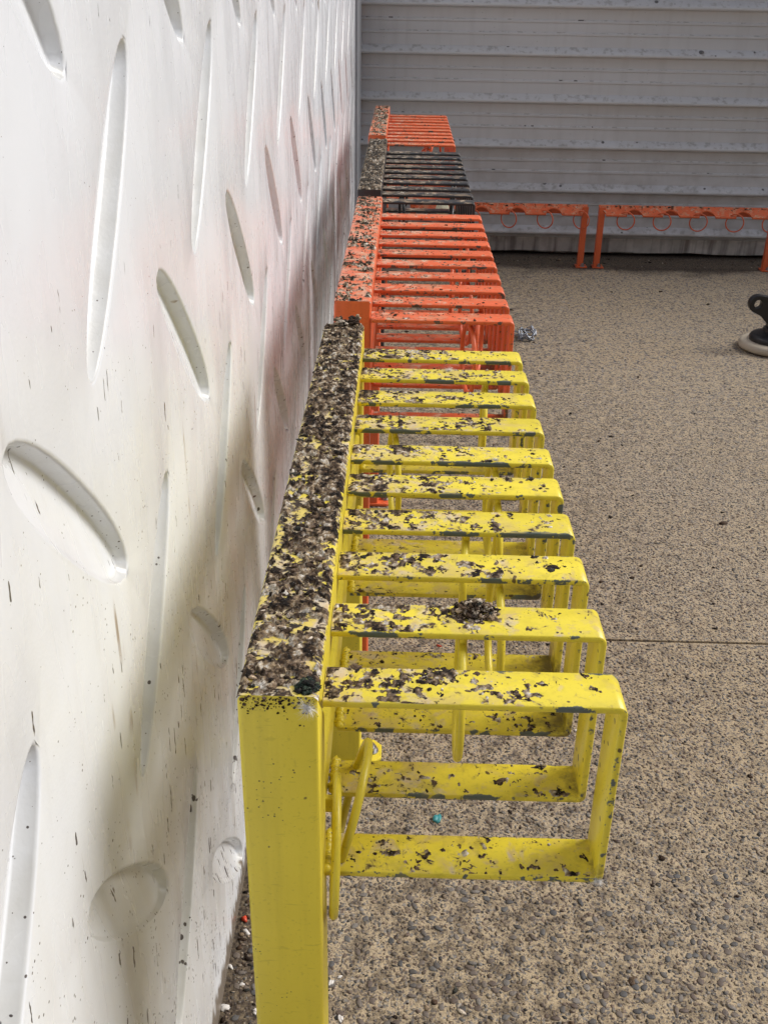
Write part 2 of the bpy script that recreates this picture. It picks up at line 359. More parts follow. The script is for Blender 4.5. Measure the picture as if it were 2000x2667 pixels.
m = M('concrete plinth', 0.9, 0.3); pos = m.geo.outputs['Position']; pz = m.xyz(pos)[2]
b = m.mix(m.step(m.noise(pos, 18, 5), 0.3, 0.7), (0.60, 0.57, 0.53), (0.40, 0.375, 0.345))
b = m.mix(m.math('MULTIPLY', m.step(m.noise(m.vec('MULTIPLY', pos, (1, 1, 0.08)), 28, 4), 0.48, 0.66), 0.65), b, (0.10, 0.085, 0.075))
m.col(b); m.bump(m.noise(pos, 90, 4), 0.002, 0.5); MAT['plinth'] = m.m

# exposed aggregate paving
WX = -1.237 * P
m = M('aggregate paving', 0.85, 0.3); pos = m.geo.outputs['Position']; px, py, pz = m.xyz(pos)
base = m.mix(m.step(m.noise(pos, 60, 5, 0.65), 0.3, 0.7), (0.475, 0.375, 0.24), (0.385, 0.305, 0.20))
base = m.mix(m.step(m.noise(pos, 1.6, 4), 0.4, 0.7, 0, 0.45), base, (0.42, 0.36, 0.275))
wob = m.vec('ADD', pos, m.scale3(m.noise(pos, 120, 2), (0.004, 0.004, 0)))
stone = [(0, (0.15, 0.15, 0.155)), (0.2, (0.06, 0.06, 0.066)), (0.4, (0.20, 0.17, 0.15)), (0.6, (0.10, 0.07, 0.06)), (0.8, (0.26, 0.25, 0.24)), (1, (0.05, 0.05, 0.055))]
def stones(sc, lo, hi, fac, base):
    d = m.vor(wob, sc); t = m.n('ShaderNodeTexVoronoi'); m.l(wob, t.inputs['Vector']); t.inputs['Scale'].default_value = sc
    c = m.ramp(m.xyz(t.outputs['Color'])[0], stone); r = m.xyz(t.outputs['Color'])[1]
    msk = m.step(m.math('SUBTRACT', m.math('MULTIPLY', m.math('ADD', r, 0.25), hi), d), 0.0, lo)
    return m.mix(m.math('MULTIPLY', msk, fac) if not isinstance(fac, float) else m.math('MULTIPLY', msk, fac), base, c), msk
pit = m.step(m.noise(pos, 380, 3), 0.58, 0.66, 0, 0.6)
base = m.mix(pit, base, (0.07, 0.05, 0.036))
base, k1 = stones(330, 0.10, 0.42, 0.75, base)
base, k3 = stones(190, 0.06, 0.47, 0.85, base)
far = m.step(m.math('ADD', py, m.math('MULTIPLY', m.noise(pos, 3, 2), 0.5)), 1.7, 3.1)
base, k2 = stones(105, 0.06, 0.52, far, base)
spk = m.vor(pos, 34); base = m.mix(m.math('MULTIPLY', m.step(m.math('SUBTRACT', m.step(m.noise(pos, 8, 3), 0.4, 0.7, 0.05, 0.22), spk), 0.0, 0.03), m.math('MULTIPLY', far, 0.8)), base, (0.045, 0.035, 0.03))
# grime along the two walls and loose dark soiling, plus shade painted in under the racks
g1 = m.math('SUBTRACT', m.math('ADD', WX + 0.03, m.math('MULTIPLY', m.noise(pos, 16, 5), 0.13)), px)
g2 = m.math('SUBTRACT', py, m.math('SUBTRACT', 4.52, m.math('MULTIPLY', m.noise(pos, 5, 5), 0.52)))
dirt = m.math('MAXIMUM', m.step(g1, -0.02, 0.03), m.step(g2, -0.06, 0.12))
under = m.math('MULTIPLY', m.step(px, 0.28, 0.9, 1, 0.3), m.step(m.noise(pos, 34, 6, 0.7), 0.44, 0.60, 0, 0.8))  # soiling under the racks with their shade painted in, fading outward
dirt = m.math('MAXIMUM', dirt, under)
spots = m.math('MULTIPLY', m.step(m.noise(pos, 45, 5, 0.7), 0.57, 0.66), 0.6)
dirt = m.math('MAXIMUM', dirt, spots)
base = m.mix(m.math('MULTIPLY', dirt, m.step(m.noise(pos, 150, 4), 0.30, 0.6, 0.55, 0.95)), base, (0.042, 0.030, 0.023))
m.col(base)
m.bump(m.noise(pos, 260, 4), 0.002, 0.8)
MAT['ground'] = m.m

def plain(name, c, rough=0.5, spec=0.5, var=0.2, sc=40, metal=0.0):
    m = M(name, rough, spec); pos = m.geo.outputs['Position']
    m.col(m.mix(m.step(m.noise(pos, sc, 4), 0.35, 0.7), c, tuple(v * (1 - var) for v in c))); m.b.inputs['Metallic'].default_value = metal
    m.bump(m.noise(pos, sc * 6, 3), 0.0006, 0.3); MAT[name] = m.m; return m.m
plain('galvanised', (0.42, 0.45, 0.50), 0.42, 0.5, 0.4, 120, 0.7)
plain('bolt steel', (0.40, 0.40, 0.41), 0.35, 0.5, 0.3, 200, 0.8)
plain('black plastic', (0.012, 0.012, 0.014), 0.38, 0.5, 0.3, 30)
plain('cream plastic', (0.56, 0.49, 0.38), 0.5, 0.4, 0.22, 9)
plain('ball felt', (0.84, 0.80, 0.58), 0.9, 0.2, 0.15, 60)
plain('teal gum', (0.05, 0.30, 0.32), 0.45, 0.5, 0.4, 200)
plain('red chip', (0.62, 0.07, 0.03), 0.5, 0.5, 0.2, 200)
plain('shell bit', (0.72, 0.69, 0.66), 0.5, 0.5, 0.2, 200)
plain('down', (0.80, 0.79, 0.78), 0.9, 0.2, 0.08, 100)
plain('blocker grey', (0.26, 0.26, 0.26), 0.6, 0.3, 0.2, 3)
plain('void', (0.01, 0.01, 0.01), 0.9, 0.1, 0.2, 10)

# ------------------------------------------------------------------ ground
YJ = 14.23 * P                               # saw-cut joint across the paving
bm = bmesh.new()
prof = [(-40, 0), (-3, 0), (-1, 0), (0.2, 0), (YJ - 0.004, 0), (YJ - 0.003, -0.002), (YJ - 0.002, -0.012), (YJ + 0.002, -0.012), (YJ + 0.003, -0.002), (YJ + 0.004, 0), (2.4, 0), (4.0, 0), (5.2, 0), (40, 0)]
xs = [-40, -3, -0.3, 0.2, 0.8, 1.6, 3, 40]
g = [[bm.verts.new((x, y, z)) for x in xs] for y, z in prof]
for a, b in zip(g, g[1:]):
    for i in range(len(xs) - 1): bm.faces.new((a[i], a[i + 1], b[i + 1], b[i]))
ground = link('ground', finish(bm, 'ground', 0), MAT['ground']); tag(ground, kind='structure')
ground['label'] = 'tan exposed aggregate paving with dark pebbles'

PAL = 0.58 * np.array([(0.25, 0.235, 0.22), (0.13, 0.13, 0.13), (0.30, 0.25, 0.205), (0.20, 0.145, 0.115), (0.38, 0.35, 0.315), (0.27, 0.255, 0.235), (0.085, 0.086, 0.09), (0.36, 0.29, 0.22), (0.25, 0.185, 0.145), (0.33, 0.25, 0.19)])
def in_view(pts):
    out = []
    c3 = np.array(CAM); D = pts - c3
    d = D @ np.array(fw); u = D @ np.array(rt) / d * F_PX; v = -(D @ np.array(up)) / d * F_PX
    return (np.abs(u) < 1080) & (np.abs(v) < 1400) & (d > 0.1), d
n = 260000
pts = np.stack([rng.uniform(-0.1, 1.7, n), rng.uniform(-0.35, 2.9, n), np.zeros(n)], 1)
ok, d = in_view(pts); pts = pts[ok & (np.abs(pts[:, 1] - YJ) > 0.008) & (rng.uniform(0, 1, n) > np.clip((pts[:, 1] - 1.5) / 1.4, 0, 1))]
siz = np.clip(rng.lognormal(math.log(0.0025), 0.34, len(pts)), 0.0013, 0.0052)
# drop stones that crowd each other
order = np.argsort(-siz); cell = {}; keep = []
for i in order:
    x, y = pts[i, 0], pts[i, 1]; cx, cy = int(x / 0.012), int(y / 0.012); good = True
    for a in (cx - 1, cx, cx + 1):
        for b in (cy - 1, cy, cy + 1):
            for j in cell.get((a, b), ()):
                if (pts[j, 0] - x) ** 2 + (pts[j, 1] - y) ** 2 < ((siz[i] + siz[j]) * 0.80) ** 2: good = False; break
            if not good: break
        if not good: break
    if good: keep.append(i); cell.setdefault((cx, cy), []).append(i)
keep = np.array(keep); pts = pts[keep]; siz = siz[keep]
_, dist = in_view(pts)
score = siz / dist; top = np.argsort(-score)[:290]; rest = np.setdiff1d(np.arange(len(pts)), top)
cols = PAL[rng.integers(0, len(PAL), len(rest))] * rng.uniform(0.75, 1.25, (len(rest), 1))
p2 = pts[rest].copy(); p2[:, 2] = -0.0002
HALF = ICO1
ag = link('aggregate_pebbles', lumps('aggregate_pebbles', p2, siz[rest], cols, base=HALF, flat=(0.16, 0.36), rough=0.10, lift=0.0, stretch=(0.72, 1.4)), MAT['stone'], ground)
tag(ag, kind='stuff')
pv = []
for i in range(7):
    me = lumps('pebble', [(0, 0, 0)], [1.0], [(0.2, 0.2, 0.2)], base=ICO2, flat=(0.2, 0.36), rough=0.06, lift=0.0, stretch=(0.72, 1.4)); me.materials.append(MAT['pebble']); pv.append(me)
for i in top:
    o = link('pebble', pv[rng.integers(0, 7)], None, ground, (pts[i, 0], pts[i, 1], 0.0)); o.scale = (siz[i],) * 3; o.rotation_euler[2] = rng.uniform(0, 6.28)

# ------------------------------------------------------------------ white wall with sunken lozenges
Y0, Y1, Z0, Z1 = -1.3, 49.4 * P, 0.010, 2.5
loz = []
A_, B_ = 0.1375, 0.0275
for j in range(-5, 3):
    for i in range(-4, 12):
        loz.append((0.034 + 0.385 * i + 0.012 * (-j), 0.880 + 0.366 * j + 0.0, -R(43.0)))
        loz.append((0.190 + 0.385 * i + 0.012 * (-j), 1.060 + 0.366 * j, R(48.5)))
loz = [l for l in loz if Y0 + 0.14 < l[0] < Y1 - 0.13 and Z0 + 0.13 < l[1] < Z1 - 0.13]
def outline(l, off, n=30):
    a, b = A_ + off, B_ + off; r = []
    for k in range(n):
        t = 2 * math.pi * (k + 0.5) / n
        x = a * math.copysign(abs(math.cos(t)) ** 0.86, math.cos(t)); y = b * math.copysign(abs(math.sin(t)) ** 0.95, math.sin(t))
        r.append((l[0] + x * math.cos(l[2]) - y * math.sin(l[2]), l[1] + x * math.sin(l[2]) + y * math.cos(l[2])))
    return r
vs = [Vector(p) for p in ((Y0, Z0), (Y1, Z0), (Y1, Z1), (Y0, Z1))]; ed = [(0, 1), (1, 2), (2, 3), (3, 0)]
for l in loz:
    s = len(vs); o = outline(l, 0.004); vs += [Vector(p) for p in o]; ed += [(s + k, s + (k + 1) % len(o)) for k in range(len(o))]
for y in np.arange(Y0 + 0.1, Y1, 0.19):
    for z in np.arange(Z0 + 0.1, Z1, 0.183):
        inside = any(abs(y - l[0]) < 0.15 and abs(z - l[1]) < 0.15 and (lambda dx, dy: (dx / (A_ + .03)) ** 2 + (dy / (B_ + .02)) ** 2 < 1)((y - l[0]) * math.cos(l[2]) + (z - l[1]) * math.sin(l[2]), -(y - l[0]) * math.sin(l[2]) + (z - l[1]) * math.cos(l[2])) for l in loz)
        if not inside: vs.append(Vector((y, z)))
cv, ce, cf, *_ = delaunay_2d_cdt(vs, ed, [], 0, 1e-6)
la = np.array(loz)
bm = bmesh.new(); V = [bm.verts.new((WX, v.x, v.y)) for v in cv]
for f in cf:
    c = sum((cv[i] for i in f), Vector((0, 0))) / len(f)
    dy, dz = c.x - la[:, 0], c.y - la[:, 1]; x = dy * np.cos(la[:, 2]) + dz * np.sin(la[:, 2]); y = -dy * np.sin(la[:, 2]) + dz * np.cos(la[:, 2])
    if ((np.abs(x) / (A_ + .004)) ** 2 + (np.abs(y) / (B_ + .004)) ** 2).min() < 0.97: continue
    bm.faces.new([V[i] for i in f])
for l in loz:
    prev = None
    for off, dep in ((0.004, 0), (0.0022, 0.0004), (0.0006, 0.0017), (0.0, 0.0035), (-0.003, 0.0165), (-0.0045, 0.0185), (-0.0075, 0.0195)):
        ring = []
        for a, b in outline(l, off):
            side = (-(a - l[0]) * math.sin(l[2]) + (b - l[1]) * math.cos(l[2])) / B_ * (1 if l[2] < 0 else -1)
            k = 0.06 + 0.94 * (min(1, max(0, side * 0.5 + 0.5)) ** 0.9)
            ring.append(bm.verts.new((WX - dep * 0.85 * (k if dep > 0.001 else 1), a, b)))
        if prev:
            for k in range(len(ring)): bm.faces.new((prev[k], prev[(k + 1) % len(ring)], ring[(k + 1) % len(ring)], ring[k]))
        prev = ring
    bm.faces.new(prev)
bmesh.ops.remove_doubles(bm, verts=bm.verts, dist=1e-5)
th = 0.14
vb = [bm.verts.new((WX - th, y, z)) for y, z in ((Y0, Z0), (Y1, Z0), (Y1, Z1), (Y0, Z1))]
vf = [bm.verts.new((WX, y, z)) for y, z in ((Y0, Z0), (Y1, Z0), (Y1, Z1), (Y0, Z1))]
bm.faces.new(vb)
for k in range(4): bm.faces.new((vf[k], vf[(k + 1) % 4], vb[(k + 1) % 4], vb[k]))
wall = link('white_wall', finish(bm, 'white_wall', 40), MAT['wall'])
tag(wall, 'smooth white wall with sunken diagonal lozenges and dark splatter', 'wall')

# ------------------------------------------------------------------ ribbed metal wall
YS = 54.0 * P; XR = 7.0
mw = empty('metal_wall', (0, YS, 0)); tag(mw, 'grey horizontally ribbed metal wall on a stained concrete plinth', 'wall')
PITCH_R = 2.352 * P; zb = 1.20 * P
pr = [(0.0, zb - 0.012)]
for k in range(13):
    z = zb + k * PITCH_R
    pr += [(-0.004, z - 0.004), (-0.006, z), (-0.027, z + 0.007), (-0.029, z + 0.012), (-0.028, z + 0.018), (-0.004, z + 0.040), (0.0, z + 0.044)]
    for q in (0.098, 0.150):
        pr += [(0, z + q - 0.008), (-0.0045, z + q - 0.005), (-0.0045, z + q + 0.003), (0, z + q + 0.008)]
bm = bmesh.new(); x0 = -0.115
L_ = [bm.verts.new((x0, y, z)) for y, z in pr]; R_ = [bm.verts.new((XR, y, z)) for y, z in pr]
for k in range(len(pr) - 1): bm.faces.new((L_[k], R_[k], R_[k + 1], L_[k + 1]))
Lb = [bm.verts.new((x0, 0.05, pr[i][1])) for i in (0, -1)]; Rb = [bm.verts.new((XR, 0.05, pr[i][1])) for i in (0, -1)]
bm.faces.new((L_[0], Lb[0], Rb[0], R_[0])); bm.faces.new((L_[-1], R_[-1], Rb[1], Lb[1])); bm.faces.new((Lb[0], Lb[1], Rb[1], Rb[0]))
link('ribbed_sheet', finish(bm, 'ribbed_sheet', 25), MAT['clad'], mw)
bm = bmesh.new(); nx_ = 60; rows = []
pl = [(0.006, zb - 0.014), (0.004, zb - 0.020), (0.006, 0.06), (0.008, 0.020), (0.02, 0.014), (0.22, 0.014)]
for i in range(nx_ + 1):
    x = x0 + (XR - x0) * i / nx_
    rows.append([bm.verts.new((x, y + random.uniform(-.001, .001), z + (random.uniform(-.004, .004) if 2 < k < 5 else 0))) for k, (y, z) in enumerate(pl)])
for a, b in zip(rows, rows[1:]):
    for k in range(len(pl) - 1): bm.faces.new((a[k], b[k], b[k + 1], a[k + 1]))
link('concrete_plinth', finish(bm, 'concrete_plinth', 0), MAT['plinth'], mw)
link('dark_recess', box_mesh('dark_recess', (x0, XR, 0.2, 0.24, 0.002, 0.09)), MAT['void'], mw)
link('corner_flashing', box_mesh('corner_flashing', (-0.16, -0.094, Y1 + 0.012 - YS, 0.03, 0.01, 2.5), 0.003, 2, 2), MAT['flash'], mw)

# plain grey slab added out of view behind the viewer to block sky light
bm = bmesh.new(); box(bm, -3.0, 6.0, -0.06, 0.0, 0.02, 4.2)
blocker = link('sky_blocker', finish(bm, 'sky_blocker', 0), MAT['blocker grey'], None, (0, -1.5, 0)); tag(blocker, kind='structure')
# ------------------------------------------------------------------ slatted racks
W_, LEN, SEC = 0.673 * P, 10.15 * P, 0.052
SLW, SLT = 0.0425, 0.006
SLL, BH, DZ = 2.62 * P, 2.065 * P, 0.304 * P
def bracket_mesh():
    t = SLT; out = []; inn = []
    def arc(cx, cz, r, a0, a1, k=6): return [(cx + r * math.cos(R(a0 + (a1 - a0) * i / k)), cz + r * math.sin(R(a0 + (a1 - a0) * i / k))) for i in range(k + 1)]
    r1, r2 = 0.0078, 0.0068
    out = [(0.0005, 0)] + arc(SLL - r1, -r1, r1, 90, 0) + arc(SLL - r2, -BH + r2, r2, 0, -90) + [(-0.0005, -BH)]
    inn = [(0.0005, -t)] + arc(SLL - r1, -r1, r1 - t, 90, 0) + arc(SLL - r2, -BH + r2, r2 - t, 0, -90) + [(-0.0005, -BH + t)]
    bm = bmesh.new(); h = SLW / 2; e = 0.0009
    def rows(y, sh): return [bm.verts.new((x, y, z)) for x, z in sh]
    mid = [((a[0] + b[0]) / 2, (a[1] + b[1]) / 2) for a, b in zip(out, inn)]
    def toward(s, k): return [(a[0] + (b[0] - a[0]) * k, a[1] + (b[1] - a[1]) * k) for a, b in zip(s, mid)]
    q = e / (t / 2)
    ring = [rows(-h + e, out), rows(h - e, out), rows(h, toward(out, q)), rows(h, toward(inn, q)), rows(h - e, inn), rows(-h + e, inn), rows(-h, toward(inn, q)), rows(-h, toward(out, q))]
    for i in range(8):
        A, B = ring[i], ring[(i + 1) % 8]
        for k in range(len(A) - 1): bm.faces.new((A[k], A[k + 1], B[k + 1], B[k]))
    bm.faces.new([r[0] for r in ring]); bm.faces.new([r[-1] for r in ring][::-1])
    return finish(bm, 'bracket', 50)
def ring_mesh(rad, rod, n=40, k=10):
    bm = bmesh.new(); tube(bm, [(0, rad * math.cos(i * 2 * math.pi / n), rad * math.sin(i * 2 * math.pi / n) - rad) for i in range(n)], rod, k, True); return finish(bm, 'lock_ring', 80)
def rail_mesh(z_top, full):
    bm = bmesh.new(); s = SEC
    y0, y1 = 0, LEN
    if full: hexa(bm, [(0, s, z_top - s), (W_, s, z_top - s), (W_, LEN - s, z_top - s), (0, LEN - s, z_top - s), (0, 0, z_top), (W_, 0, z_top), (W_, LEN, z_top), (0, LEN, z_top)])
    else: box(bm, 0.002, W_ - 0.004, s + 0.001, LEN - s - 0.001, z_top - s, z_top)
    bevel_axis(bm, 0.0045, 1, 4); return finish(bm, 'rail', 40)
def leg_mesh(front):
    bm = bmesh.new(); s = SEC; zt = HF
    if front: hexa(bm, [(0, 0, 0.008), (W_, 0, 0.008), (W_, s, 0.008), (0, s, 0.008), (0, 0, zt), (W_, 0, zt), (W_, s, zt - s), (0, s, zt - s)])
    else: hexa(bm, [(0, -s, 0.008), (W_, -s, 0.008), (W_, 0, 0.008), (0, 0, 0.008), (0, -s, zt - s), (W_, -s, zt - s), (W_, 0, zt), (0, 0, zt)])
    bevel_axis(bm, 0.0045, 2, 4); return finish(bm, 'leg', 40)
def plate_mesh():
    bm = bmesh.new(); x0, x1, c = -0.036, W_ + 0.036, 0.014
    y0, y1 = -0.004, SEC + 0.004
    o = [(x0 + c, y0), (x1 - c, y0), (x1, y0 + c), (x1, y1 - c), (x1 - c, y1), (x0 + c, y1), (x0, y1 - c), (x0, y0 + c)]
    a = [bm.verts.new((x, y, 0.001)) for x, y in o]; b = [bm.verts.new((x, y, 0.0085)) for x, y in o]
    bm.faces.new(a[::-1]); bm.faces.new(b)
    for k in range(8): bm.faces.new((a[k], a[(k + 1) % 8], b[(k + 1) % 8], b[k]))
    bmesh.ops.bevel(bm, geom=list(bm.edges), offset=0.0008, segments=1, affect='EDGES'); return finish(bm, 'base_plate')
def bolt_mesh():
    bm = bmesh.new(); lathe(bm, [(0.0115, 0), (0.0115, 0.002), (0.0085, 0.0022)], 20); 
    for z0, z1, r, n in ((0.0022, 0.010, 0.0085, 6), (0.010, 0.015, 0.0048, 12)):
        a = [bm.verts.new((r * math.cos(k * 2 * math.pi / n), r * math.sin(k * 2 * math.pi / n), z0)) for k in range(n)]
        b = [bm.verts.new((r * math.cos(k * 2 * math.pi / n), r * math.sin(k * 2 * math.pi / n), z1)) for k in range(n)]
        for k in range(n): bm.faces.new((a[k], a[(k + 1) % n], b[(k + 1) % n], b[k]))
        bm.faces.new(b); bm.faces.new(a[::-1])
    return finish(bm, 'bolt')
def weld_mesh():
    n = 9; return lumps('weld_bead', [(0.001, -SLW / 2 + SLW * (i + .5) / n, -BH + SLT) for i in range(n)], [0.0042] * n, [(.5, .4, .05)] * n, base=ICO2, flat=(0.8, 1.0), rough=0.1, lift=0.1, stretch=(0.85, 1.15))
def lug_mesh():
    bm = bmesh.new(); tube(bm, [(0, -0.011, 0.001), (0, -0.011, -0.008), (0, -0.006, -0.0145), (0, 0.006, -0.0145), (0, 0.011, -0.008), (0, 0.011, 0.001)], 0.0032, 8); return finish(bm, 'lug', 60)
ME = dict(bracket=bracket_mesh(), ring=ring_mesh(0.056, 0.0037), rail=rail_mesh(HF, True), low=rail_mesh(HF - 1.74 * P, False), legf=leg_mesh(True), legb=leg_mesh(False), plate=plate_mesh(), bolt=bolt_mesh(), weld=weld_mesh(), lug=lug_mesh())
def use(key, col, lev):
    k = (key, col, lev)
    if k not in ME:
        me = ME[key].copy(); me.materials.clear(); me.materials.append(MAT[col, lev]); ME[k] = me
    return ME[k]
ME['bolt'].materials.append(MAT['bolt steel'])
OFFY = [-.06, 0, .05, .055, .01, -.07, -.04, -.03, -.03, -.05]
SHADES = np.array([(0.022, 0.014, 0.010), (0.045, 0.027, 0.017), (0.075, 0.047, 0.030), (0.13, 0.088, 0.058), (0.24, 0.175, 0.115), (0.38, 0.29, 0.20), (0.52, 0.45, 0.37), (0.03, 0.032, 0.028)])
def shades(n, p): return SHADES[rng.choice(len(SHADES), n, p=np.array(p) / sum(p))] * rng.uniform(0.8, 1.2, (n, 1))
def low_lug(L, col):
    bm = bmesh.new(); box(bm, 0, max(L, 0.012), -0.003, 0.003, -0.010, 0.0); bevel_axis(bm, 0.0008, None, 1); me = finish(bm, 'lug'); me.materials.append(MAT[col, 0]); return me
SLATS = {}
D1, D2, D3, B1, B2, B3, C1, C2 = (0.014, 0.010, 0.008), (0.030, 0.019, 0.012), (0.066, 0.041, 0.024), (0.135, 0.090, 0.052), (0.26, 0.19, 0.115), (0.38, 0.29, 0.18), (0.50, 0.44, 0.35), (0.66, 0.63, 0.57)
PALS = {'yellow': [D1, D2, D3, B1, (0.17, 0.13, 0.10), B2, B3, C1, C1, C2], 'orange': [D1, D2, D3, B1, B2, B3, C1, C1, C2], 'black': [(0.03, 0.03, 0.03), (0.045, 0.042, 0.038), D3, (0.085, 0.075, 0.062), B1, (0.16, 0.14, 0.11), B2, C1, C2]}
def rack(name, col, x, y, d0, label, rings, ncrust, nspeck, crust_p, offs=None, cthr=0.575, sthr=0.635):
    root = empty(name, (x, y, 0)); tag(root, label, 'rack', 'slatted racks standing in a row along the white wall')
    rail = link('top_rail', use('rail', col, 2), None, root)
    link('lower_rail', use('low', col, 0), None, root)
    legs = []
    for f in (True, False):
        lg = link('leg', use('legf' if f else 'legb', col, 0), None, root, (0, 0 if f else LEN, 0))
        legs.append(lg)
        link('base_plate', use('plate', col, 0), None, lg, (0, 0 if f else -SEC, 0))
        for bx in (W_ + 0.019, -0.019): link('bolt', ME['bolt'], None, lg, (bx, SEC / 2 if f else -SEC / 2, 0.0085))
    ys = []; brs = []
    for i in range(10):
        yc = (d0 + i + (offs[i] if offs else random.uniform(-.02, .02))) * P + SLW / 2
        b = link('bracket', use('bracket', col, 1), None, root, (W_, yc, HF - DZ + random.uniform(-.0007, .0007))); ys.append(yc); brs.append(b)
        if col == 'yellow' or i < 3: link('weld_bead', use('weld', col, 0), None, b)
    SLATS[name] = (root, ys)
    for (rx, ry, rz, rot, tilt, low) in rings:
        if low: link('lug', low_lug(0.013, col), None, root, (W_ - 0.0042, ry, rz - (0.045 if low == 2 else 0)))
        else: link('lug', use('lug', col, 0), None, root, (rx, ry, rz))
        r = link('lock_ring', use('ring', col, 3), None, root, (rx, ry, rz + (0.0035 if low else -0.0095)))
        r.rotation_euler = (0, R(tilt), R(rot))
    # dried droppings: crust on the rail and slats, loose crumbs on top
    pal = PALS[col]; fine = col == 'yellow'
    c = link('dropping_crust', crust('dropping_crust', 0.0, W_, 0.0, LEN, 0.0011 if fine else 0.0018, 0.472 if fine else cthr, 0.0042, pal, int(y * 100) + 3, 0.0036), None, rail, (0, 0, HF)); tag(c, kind='stuff')
    for i, b in enumerate(brs):
        c = link('dropping_crust', crust('dropping_crust', 0.001, SLL - 0.010, -SLW / 2 + 0.0008, SLW / 2 - 0.0008, 0.0012 if fine else 0.002, 0.485 if fine else sthr, 0.0014, pal, int(y * 1000) + i * 57 + 9, 0.002, 0.16 if fine else 0.06), None, b); tag(c, kind='stuff')
    for i, b in enumerate(brs[:4] if fine else []):
        c = link('dropping_crust', crust('dropping_crust', 0.004, SLL - 0.010, -SLW / 2 + 0.0008, SLW / 2 - 0.0008, 0.0013, 0.635, 0.0022, pal, 4000 + i * 57, 0.002, -0.03), None, b, (0, 0, -BH + SLT)); tag(c, kind='stuff')
    n = ncrust; pos = np.stack([rng.uniform(0.002, W_ - 0.004, n), rng.uniform(0.003, LEN - 0.003, n), np.full(n, HF + 0.0006)], 1)
    patch = fbm(pos[:, 0], pos[:, 1], 55, 4, int(y * 100) + 3, 0.6); keep = patch > 0.49; pos = pos[keep]; n = len(pos)
    siz = np.clip(rng.lognormal(math.log(0.0014), 0.45, n), 0.0006, 0.0036)
    c = link('dropping_crumbs', lumps('dropping_crumbs', pos, siz, shades(n, crust_p), base=ICO2 if fine else ICO1, flat=(0.35, 0.8), rough=0.13), MAT['drop'], rail); tag(c, kind='stuff')
    if fine:
        n = 170; pos = np.stack([rng.uniform(0.003, W_ - 0.003, n), np.full(n, -0.0002), HF - 0.001 - np.abs(rng.normal(0, 0.007, n))], 1)
        c = link('dropping_crumbs', lumps('dropping_crumbs', pos, np.clip(rng.lognormal(math.log(0.0006), 0.5, n), 0.0003, 0.0018), shades(n, [6, 7, 6, 2, 1, 0, 0, 1]), base=ICO1, flat=(0.5, 1.1), rough=0.12), MAT['drop'], legs[0]); tag(c, kind='stuff')
    n = nspeck; k = rng.integers(0, 10, n); xx = W_ + 0.004 + (SLL - 0.018) * rng.uniform(0, 1, n) ** 1.5
    onlow = rng.uniform(0, 1, n) < 0.2
    pos = np.stack([xx, np.array(ys)[k] + rng.uniform(-0.47, 0.47, n) * SLW, np.where(onlow, HF - DZ - BH + SLT, HF - DZ) - 0.0001], 1)
    siz = np.clip(rng.lognormal(math.log(0.0009), 0.5, n), 0.0004, 0.003)
    c = link('dropping_crumbs', lumps('dropping_crumbs', pos, siz, shades(n, crust_p), base=ICO1, flat=(0.25, 0.6), rough=0.12), MAT['drop'], root); tag(c, kind='stuff')
    return root
ZU = HF - DZ - SLT
def under(px_, py_, i, d0=0.398, x0=0.0, y0=0.0, rot=0, tilt=0, offs=OFFY):
    yc = y0 + (d0 + i + offs[i]) * P + SLW / 2
    q = hit(px_, py_, 1, yc); return (q.x - x0, yc - y0, ZU, rot, tilt, 0)
q2 = hit(957, 1972, 1, 1.12 * P)
ring_y = [(hit(866, 2200, 1, 0.1 * P).x, 0.80 * P, HF - 1.80 * P, 3, 2, 1), (q2.x, 1.12 * P, q2.z - 0.005, -4, 14, 2),
          under(1205, 1650, 1, rot=-2), under(1297, 1520, 2, rot=1), under(1213, 1400, 3, rot=-4), under(1294, 1295, 4, rot=1), under(1288, 1205, 5, rot=2), under(1024, 1330, 6, rot=6), under(1260, 1060, 8, rot=-3)]
XS = [0.0, 0.065 * P, 0.01 * P, -0.06 * P]; YSR = [0, 11.585 * P, 22.75 * P, 34.03 * P]
def rr(lst): return [(W_ + a * SLL, (0.3 + i) * P, ZU, rot, 0, 0) for a, i, rot in lst]
rack('slatted_rack', 'yellow', XS[0], YSR[0], 0.398, 'yellow slatted steel rack heading the row, its top rail caked in bird droppings', ring_y, 2600, 900, [6, 8, 8, 6, 5, 4, 2, 3], OFFY)
rack('slatted_rack', 'orange', XS[1], YSR[1], -0.05, 'orange slatted steel rack between the yellow rack and the black rack', rr([(.70, 0, 7), (.80, 1, -9), (.74, 3, 8), (.66, 5, -5), (.8, 7, 6)]), 700, 600, [7, 8, 7, 6, 5, 4, 4, 3])
rack('slatted_rack', 'black', XS[2], YSR[2], -0.05, 'black slatted steel rack between the two orange slatted racks', rr([(.22, 2, 6), (.85, 5, -6), (.25, 7, 8)]), 700, 250, [1, 2, 4, 7, 9, 8, 7, 1], cthr=0.46, sthr=0.585)
rack('slatted_rack', 'orange', XS[3], YSR[3], 0.02, 'orange slatted steel rack standing past the black rack, toward the ribbed wall', rr([(.60, 0, 25), (.74, 2, -20), (.65, 5, 10)]), 500, 350, [7, 8, 7, 6, 5, 4, 3, 3])

